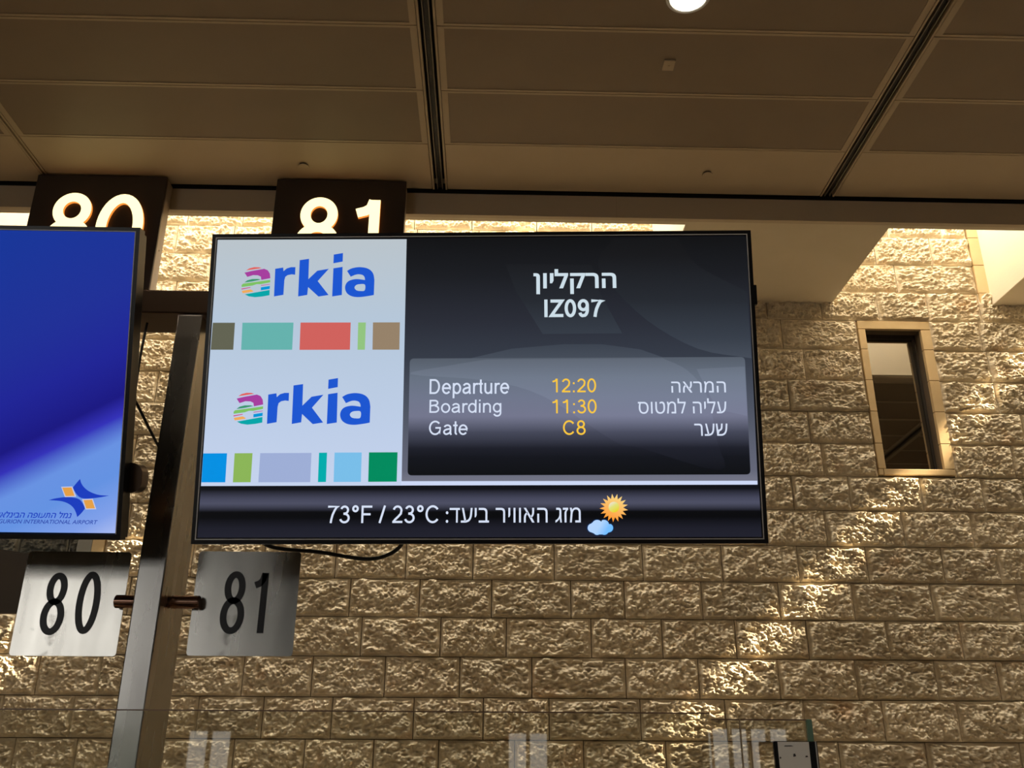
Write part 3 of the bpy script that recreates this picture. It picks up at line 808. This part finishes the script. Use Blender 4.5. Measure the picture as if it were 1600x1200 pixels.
cblock((121, 190, 233), [(523, 707.4), (565.4, 707.2), (564, 753), (521.5, 753.2)])
cblock((0, 139, 94), [(576.8, 707), (621.4, 706.8), (620, 752.7), (575.5, 753)])
# airline logotype, drawn stroke by stroke (crop pixels)
def logo(dx, dy):
    blue = bpy.data.materials.get('logo blue') or emit('logo blue', lin((28, 86, 208)))
    C = lambda pts: [(360+x/6.667, 380+y/6.667) for x, y in pts]
    def pp(pts, mt, holes=(), smooth=0, sharp=()):
        loops = []
        for lp in [pts]+list(holes):
            lp = dense(lp, smooth, sharp if lp is pts else ()) if smooth else lp
            loops.append([tuple(np.array(fr.px(*q))+np.array((dx, dy))) for q in C(lp)])
        return loops, mt
    root = None
    def add(nm, pieces, mt, layer=4):
        V = []; Fc = []
        for loops in pieces:
            me = flat_poly(loops, -.0006*layer); off = len(V)
            V += [tuple(v.co) for v in me.vertices]; Fc += [tuple(off+i for i in p.vertices) for p in me.polygons]
        return link(nm, raw(V, Fc), mt, panel)
    a2 = [(1217, 292), (1260, 268), (1310, 256), (1360, 253), (1420, 263), (1465, 288), (1492, 328), (1502, 385), (1496, 543), (1430, 555), (1340, 565), (1270, 557), (1222, 530), (1200, 492), (1198, 450), (1217, 412), (1255, 388), (1320, 377), (1404, 387), (1400, 360), (1384, 338), (1350, 328), (1310, 331), (1255, 352)]
    hole = [(1295, 465), (1312, 440), (1350, 430), (1403, 435), (1400, 495), (1350, 501), (1312, 492)]
    add('logo_lettering', [
        pp([(470, 270), (553, 257), (556, 295), (590, 266), (635, 253), (680, 253), (677, 332), (640, 328), (600, 336), (575, 354), (565, 390), (555, 541), (457, 558)], blue)[0],
        pp([(725, 180), (822, 166), (815, 378), (908, 290), (1028, 270), (912, 398), (1025, 543), (920, 559), (812, 460), (803, 542), (708, 558)], blue)[0],
        pp([(1075, 265), (1171, 250), (1163, 543), (1062, 558)], blue)[0],
        pp([(1079, 122), (1175, 106), (1172, 195), (1075, 213)], blue)[0],
        pp(a2, blue, [hole], 4, (0, 7, 8, 18, 23))[0]], blue)
    for c, q in (((226, 98, 94), [(165, 288), (200, 266), (250, 253), (300, 254), (330, 263), (250, 275)]),
                 ((166, 62, 158), [(150, 310), (230, 292), (355, 270), (392, 285), (414, 320), (419, 368), (325, 386), (320, 352), (290, 338), (240, 336), (180, 355)]),
                 ((58, 150, 110), [(148, 413), (180, 390), (230, 377), (290, 376), (322, 383), (230, 402)]),
                 ((125, 193, 98), [(120, 460), (120, 440), (135, 425), (418, 386), (417, 411), (320, 430), (275, 430), (232, 445)]),
                 ((206, 90, 140), [(118, 475), (212, 460), (212, 468), (120, 487)]),
                 ((190, 110, 170), [(322, 440), (415, 427), (415, 434), (322, 449)]),
                 ((0, 150, 215), [(320, 463), (415, 448), (413, 480), (320, 495)]),
                 ((240, 170, 90), [(120, 500), (213, 484), (245, 503), (235, 509), (132, 525)]),
                 ((0, 165, 168), [(153, 536), (412, 490), (410, 545), (340, 558), (260, 566), (195, 557)])):
        nm = 'logo stripe %d %d %d' % c
        add('logo_stripe', [pp(q, None)[0]], bpy.data.materials.get(nm) or emit(nm, lin(c)))
logo(0, 0)
k1 = np.array(fr.px(360+725/6.667, 380+180/6.667)); k2 = np.array(fr.px(300+638/4, 560+178/4)); i1 = np.array(fr.px(585.4, 465)); i2 = np.array(fr.px(300+1114/4, 560+410/4))
d12 = ((k2-k1)+(i2-i1))/2
logo(*d12)
tw = emit('screen text white', lin((214, 224, 244))); ty = emit('screen text yellow', lin((250, 200, 62)))
tb = emit('screen title white', lin((205, 222, 232)))
pr.text('lettering', heb('הרקליון'), 833.6, 421, 962.7, 460, tb, 5, bold=.022)
pr.text('lettering', 'IZ097', 850.5, 468, 946, 496.3, tb, 5, bold=.055)
pr.text('lettering', 'Departure', 671.5, 592.7, 795.8, 622.6, tw, 6)
pr.text('lettering', 'Boarding', 671.3, 625.0, 783.5, 651.6, tw, 6)
pr.text('lettering', 'Gate', 670.6, 657.6, 731, 680.4, tw, 6)
pr.text('lettering', '12:20', 863, 591.8, 931.2, 613.8, ty, 6)
pr.text('lettering', '11:30', 863, 624.4, 932, 646.5, ty, 6)
pr.text('lettering', 'C8', 879.6, 657, 914.8, 680, ty, 6)
pr.text('lettering', heb('המראה'), 1048.6, 596.3, 1133.5, 613.8, tw, 6)
pr.text('lettering', heb('עליה למטוס'), 996.5, 623, 1134.5, 646.8, tw, 6)
pr.text('lettering', heb('שער'), 1084.6, 662.3, 1136.4, 681.3, tw, 6)
pr.text('lettering', '73°F / 23°C', 512.8, 789.5, 685.3, 817.8, tw, 6)
pr.text('lettering', heb('מזג האוויר ביעד:'), 696.8, 793.2, 907.2, 817, tw, 6)
# weather picture
sc_, n_ = (959, 793.8), 17
sun = []
for k in range(n_*2):
    a = 2*math.pi*(k+.3)/(n_*2); r = 22.3 if k % 2 else 14.5
    sun.append((sc_[0]+r*math.sin(a), sc_[1]-r*math.cos(a)))
u0, v0 = fr.px(948, 812); u1, v1 = fr.px(968, 776)
pr.poly('sun_symbol', sun, emit_ramp('sun symbol rays', [(0, (255, 150, 40)), (1, (250, 214, 130))], vec=(.4, 0, 1), lo=v0+.4*u0, hi=v1+.4*u1), 4)
disc = [(959+8.3*math.cos(2*math.pi*k/28), 792.5+8.3*math.sin(2*math.pi*k/28)) for k in range(28)]
pr.poly('sun_symbol', disc, emit_ramp('sun symbol disc', [(0, (232, 214, 40)), (.6, (225, 225, 120)), (1, (236, 226, 196))], vec=(-.6, 0, 1), lo=fr.px(963, 799)[1]-.6*fr.px(963, 799)[0], hi=fr.px(955, 786)[1]-.6*fr.px(955, 786)[0]), 5)
cl = []
for cx, cy, r, a0, a1 in ((933, 821, 8.5, 215, 320), (943.5, 820.5, 8, 245, 350), (951, 825, 6.8, 295, 425), (944, 829, 6.8, 30, 115), (933, 829.5, 6.5, 60, 140), (925, 825, 7, 95, 260)):
    for k in range(8):
        a = math.radians(a0+(a1-a0)*k/7); cl.append((cx+r*math.cos(a), cy+r*math.sin(a)))
pr.poly('cloud_symbol', cl, emit_ramp('cloud symbol', [(0, (184, 214, 255)), (.45, (176, 212, 252)), (.75, (120, 190, 255)), (1, (108, 192, 255))], vec=(1, 0, -.6), lo=fr.px(918, 822)[0]-.6*fr.px(918, 815)[1], hi=fr.px(958, 826)[0]-.6*fr.px(958, 834)[1]), 5)
cm = (sum(p[0] for p in cl)/len(cl), sum(p[1] for p in cl)/len(cl))
pr.poly('cloud_symbol', [(cm[0]+(x-cm[0])*1.07, cm[1]+(y-cm[1])*1.1) for x, y in cl], emit('cloud symbol rim', lin((20, 50, 95))), 4)
# receiver tab and mount arms
u, v = fr.px(1181, 458)
link('sensor_tab', boxes([(TW-.002, TW+.0085, .008, .022, fr.px(1180, 474)[1], fr.px(1180, 443)[1])], .002, 2), M['bezel'], tv)
for x in (.35, .9):
    link('mount_arm', boxes([(x, x+.05, .083, .115, .25, .64), (x+.005, x+.045, .113, .313, .60, .635)]), M['beamsteel'], tv)

for x, y in ((380, 826), (640, 826)):
    u, v = fr.px(x, y, -.055)
    link('cable_gland', boxes([(u-.012, u+.012, .05, .068, v-.012, v+.012)], .002, 1), M['bezel'], tv)
# left screen
q = (-0.8079, 2.0333, .4336, -.00167, .24984)
U2 = np.array((math.cos(q[3]), math.sin(q[3]), 0)); V2 = np.array((0, -math.sin(q[4]), math.cos(q[4]))); V2 -= V2.dot(U2)*U2; V2 /= np.linalg.norm(V2)
O2 = np.array(q[:3])-U2*TW
tv2, fr2 = display('airport_display', O2, U2, V2, TW, TH, 'wide blue screen with airport emblem at the left edge, below number 80', 'screen', 0, 0, 0, 0, 0, .011)
a_, b_ = .0088, .0108
link('silver_trim', boxes([(a_, TW-a_, -.001, .001, TH-b_, TH-a_), (TW-b_, TW-a_, -.001, .001, a_+.004, TH-b_)]), M['chrome'], tv2)
mt, nt, b, N, L = nodes('blue screen picture')
b.inputs['Base Color'].default_value = (.005, .005, .006, 1); b.inputs['Roughness'].default_value = .35; b.inputs['Specular IOR Level'].default_value = .07
tc = N.new('ShaderNodeTexCoord')
def dotn(vec, lo, hi):
    d = N.new('ShaderNodeVectorMath'); d.operation = 'DOT_PRODUCT'; d.inputs[1].default_value = vec; L.new(tc.outputs['Object'], d.inputs[0])
    r = N.new('ShaderNodeMapRange'); r.inputs[1].default_value = lo; r.inputs[2].default_value = hi; L.new(d.outputs['Value'], r.inputs[0]); return r.outputs[0]
pa = np.array(fr2.px(0, 765)); pb = np.array(fr2.px(190, 672)); dd = pb-pa; nn = np.array((dd[1], -dd[0])); nn /= np.linalg.norm(nn)
if nn[1] > 0: nn = -nn
s0 = nn.dot(pa)
t1 = dotn((nn[0], 0, nn[1]), s0-.30, s0+.22)
r1 = N.new('ShaderNodeValToRGB'); L.new(t1, r1.inputs[0]); e = r1.color_ramp.elements
e[0].position = 0; e[0].color = (*lin((38, 40, 150)), 1); e[1].position = 1; e[1].color = (*lin((182, 196, 243)), 1)
for p_, c_ in ((.25, (34, 28, 150)), (.44, (26, 20, 128)), (.52, (52, 50, 185)), (.62, (104, 146, 226)), (.74, (100, 146, 226)), (.88, (128, 160, 234))):
    x_ = e.new(p_); x_.color = (*lin(c_), 1)
t2 = dotn((-.5, 0, 1), fr2.px(190, 640)[1]-.5*fr2.px(190, 640)[0], fr2.px(20, 365)[1]-.5*fr2.px(20, 365)[0])
mx = N.new('ShaderNodeMixRGB'); L.new(t2, mx.inputs[0]); L.new(r1.outputs[0], mx.inputs[1]); mx.inputs[2].default_value = (*lin((18, 52, 152)), 1)
L.new(mx.outputs[0], b.inputs['Emission Color']); b.inputs['Emission Strength'].default_value = 1
panel2 = link('screen', boxes([(.0125, TW-.0115, -.0004, .01, .0145, TH-.0115)]), mt, tv2)
p2 = Print(fr2, panel2)
K = lambda pts: [(x/6.667, 730+y/6.667) for x, y in pts]
eb = emit('emblem blue', lin((28, 62, 190))); eo = emit('emblem orange', lin((228, 160, 72))); ew = emit('emblem outline', lin((196, 200, 226)))
p2.poly('emblem', K([(838, 122), (850, 165), (880, 210), (930, 250), (1000, 280), (1060, 292), (1140, 296), (1060, 312), (960, 325), (880, 327), (830, 310), (797, 275), (775, 240), (762, 212), (800, 165)]), eb, 3, smooth=3, sharp=(0, 6, 13))
p2.poly('emblem', K([(510, 343), (580, 325), (680, 312), (760, 315), (820, 330), (855, 360), (880, 405), (888, 432), (850, 480), (808, 520), (795, 475), (770, 425), (725, 385), (660, 358), (590, 348)]), eb, 3, smooth=3, sharp=(0, 7, 9))
for o_, i_ in (([(638, 204), (754, 200), (797, 308), (677, 312)], [(650, 213), (748, 210), (780, 299), (686, 302)]),
               ([(855, 333), (968, 328), (1005, 438), (893, 441)], [(872, 343), (962, 338), (992, 429), (901, 431)])):
    p2.poly('emblem', K(o_), ew, 1); p2.poly('emblem', K(i_), eo, 2)
p2.text('lettering', heb('נמל התעופה הבינלאומי'), -13, 799, 112.8, 809, eb, 4, bold=.015, shear=.25)
p2.text('lettering', 'BEN GURION INTERNATIONAL AIRPORT', -22, 811.9, 153.4, 818.3, emit('emblem text', lin((50, 76, 172))), 4, bold=.012, shear=.25)
# rounded loudspeaker bump at the back edge
u0, v0 = fr2.px(196, 770); u1, v1 = fr2.px(211, 722)
link('side_speaker', slab(rounded(TW-.05, TW+.028, v0, v1, .026), .032, .07), M['beamsteel'], tv2)
for x in (.35, .9):
    link('mount_arm', boxes([(x, x+.05, .083, .13, .25, .62), (x+.005, x+.045, .128, .322, .585, .615)]), M['beamsteel'], tv2)

# ------------------------------------------------------------------ cables
def cable(pts, d, r, lab, grp=None):
    o = link('power_cable', tube([at_y(x, y, dd_) for (x, y), dd_ in zip(pts, d)], r), M['cable'])
    tag(o, lab, 'cable', grp)
    return o
cable([(230, 505), (222, 540), (214, 590), (207, 640), (197, 668), (180, 690)], [2.24, 2.22, 2.2, 2.18, 2.14, 2.10], .0035, 'black cable hanging from the beam along the right edge of the blue screen')
cable([(202, 612), (211, 625), (226, 655), (246, 695), (262, 722)], [2.25, 2.27, 2.32, 2.38, 2.44], .0038, 'black cable crossing from the blue screen to behind the steel post')
cb = cable([(380, 820), (408, 851), (445, 859), (500, 862), (540, 870), (580, 875), (612, 866), (632, 848), (640, 820)], [2.0462, 2.06, 2.09, 2.10, 2.10, 2.10, 2.09, 2.06, 2.0462], .0045, 'black cable looping below the bottom edge of the departure screen')
cb.parent = tv; cb.matrix_parent_inverse = fr.M.inverted(); del cb['category']

# ------------------------------------------------------------------ counter with glass screens (its top edge shows)
cnt = empty('service_counter', (-.3, 1.95, FLOOR), 'grey service counter carrying the clear glass screens', 'counter')
link('body', boxes([(-2.2, 2.2, -.32, .02, 0, 1.0)], .004, 1), M['counter'], cnt)
link('worktop', boxes([(-2.25, 2.25, -.37, .03, 1.0, 1.04)], .006, 2), M['counter'], cnt)
ZT = FLOOR+1.04
def sheet(name, x0, x1, y, z1, th, lab):
    t = empty(name, ((x0+x1)/2, y, ZT), lab, 'glass screen')
    hw = (x1-x0)/2; h = z1-ZT
    link('pane', boxes([(-hw+.001, hw-.001, -.0005, .0005, 0, h-.001)]), M['glass'], t)
    link('polished_edge', boxes([(-hw, hw, -th/2, th/2, h-.0022, h)]), mat('brown glass edge', (.16, .10, .07), .3), t)
    return t, hw, h
s1, hw, h = sheet('glass_screen', -2.2, .42, 1.85, .0765, .006, 'long clear glass screen with a thin level top edge across the bottom left')
s2, hw, h = sheet('glass_screen', .40, .580, 1.75, .0622, .004, 'narrow upright glass pane with green edge behind the white notice')
link('side_edge', boxes([(hw-.010, hw, -.004, .004, 0, h)], .001, 1), M['glass_edge'], s2, )['label'] = 'thick green glass edge'
link('side_edge', boxes([(-hw+.050, -hw+.0515, -.004, .004, 0, h)], .0, 1), M['trim'], s2)
# notice holder
pa = at_y(1209, 1158, 1.70); pb = at_y(1277, 1158, 1.70)
t = empty('notice_holder', ((pa.x+pb.x)/2, 1.70, ZT), 'white notice in a black holder at the bottom edge, right of centre', 'notice holder')
cx = (pa.x+pb.x)/2; W_ = (pb.x-pa.x)/2; Hn = pa.z-ZT
link('holder', boxes([(-W_, W_, 0, .010, 0, Hn)], .002, 1), M['bezel'], t)
pl = at_y(1214.5, 1158, 1.70).x-cx; prr = at_y(1263, 1158, 1.70).x-cx
link('paper', boxes([(pl, prr, -.0015, 0, .02, Hn-.001)]), M['paper'], t)
link('chrome_strip', boxes([(W_-.0045, W_-.0028, -.0015, 0, .0, Hn)]), M['chrome'], t)
for x, y, w_, h_ in ((1241, 1180, 2, 2.2), (1260, 1182, 2, 1.2), (1219, 1184, 1.3, 1.4), (1232, 1165.5, 7, .7)):
    c_ = at_y(x, y, 1.70); s_ = 1.75/F
    link('print', flat_poly([[(c_.x-cx-w_*s_, c_.z-ZT-h_*s_), (c_.x-cx+w_*s_, c_.z-ZT-h_*s_*.6), (c_.x-cx+w_*s_*.5, c_.z-ZT+h_*s_), (c_.x-cx-w_*s_*.8, c_.z-ZT+h_*s_*.8)]], -.0019), M['ink'], t)
print('stone blocks as parts:', nparts)
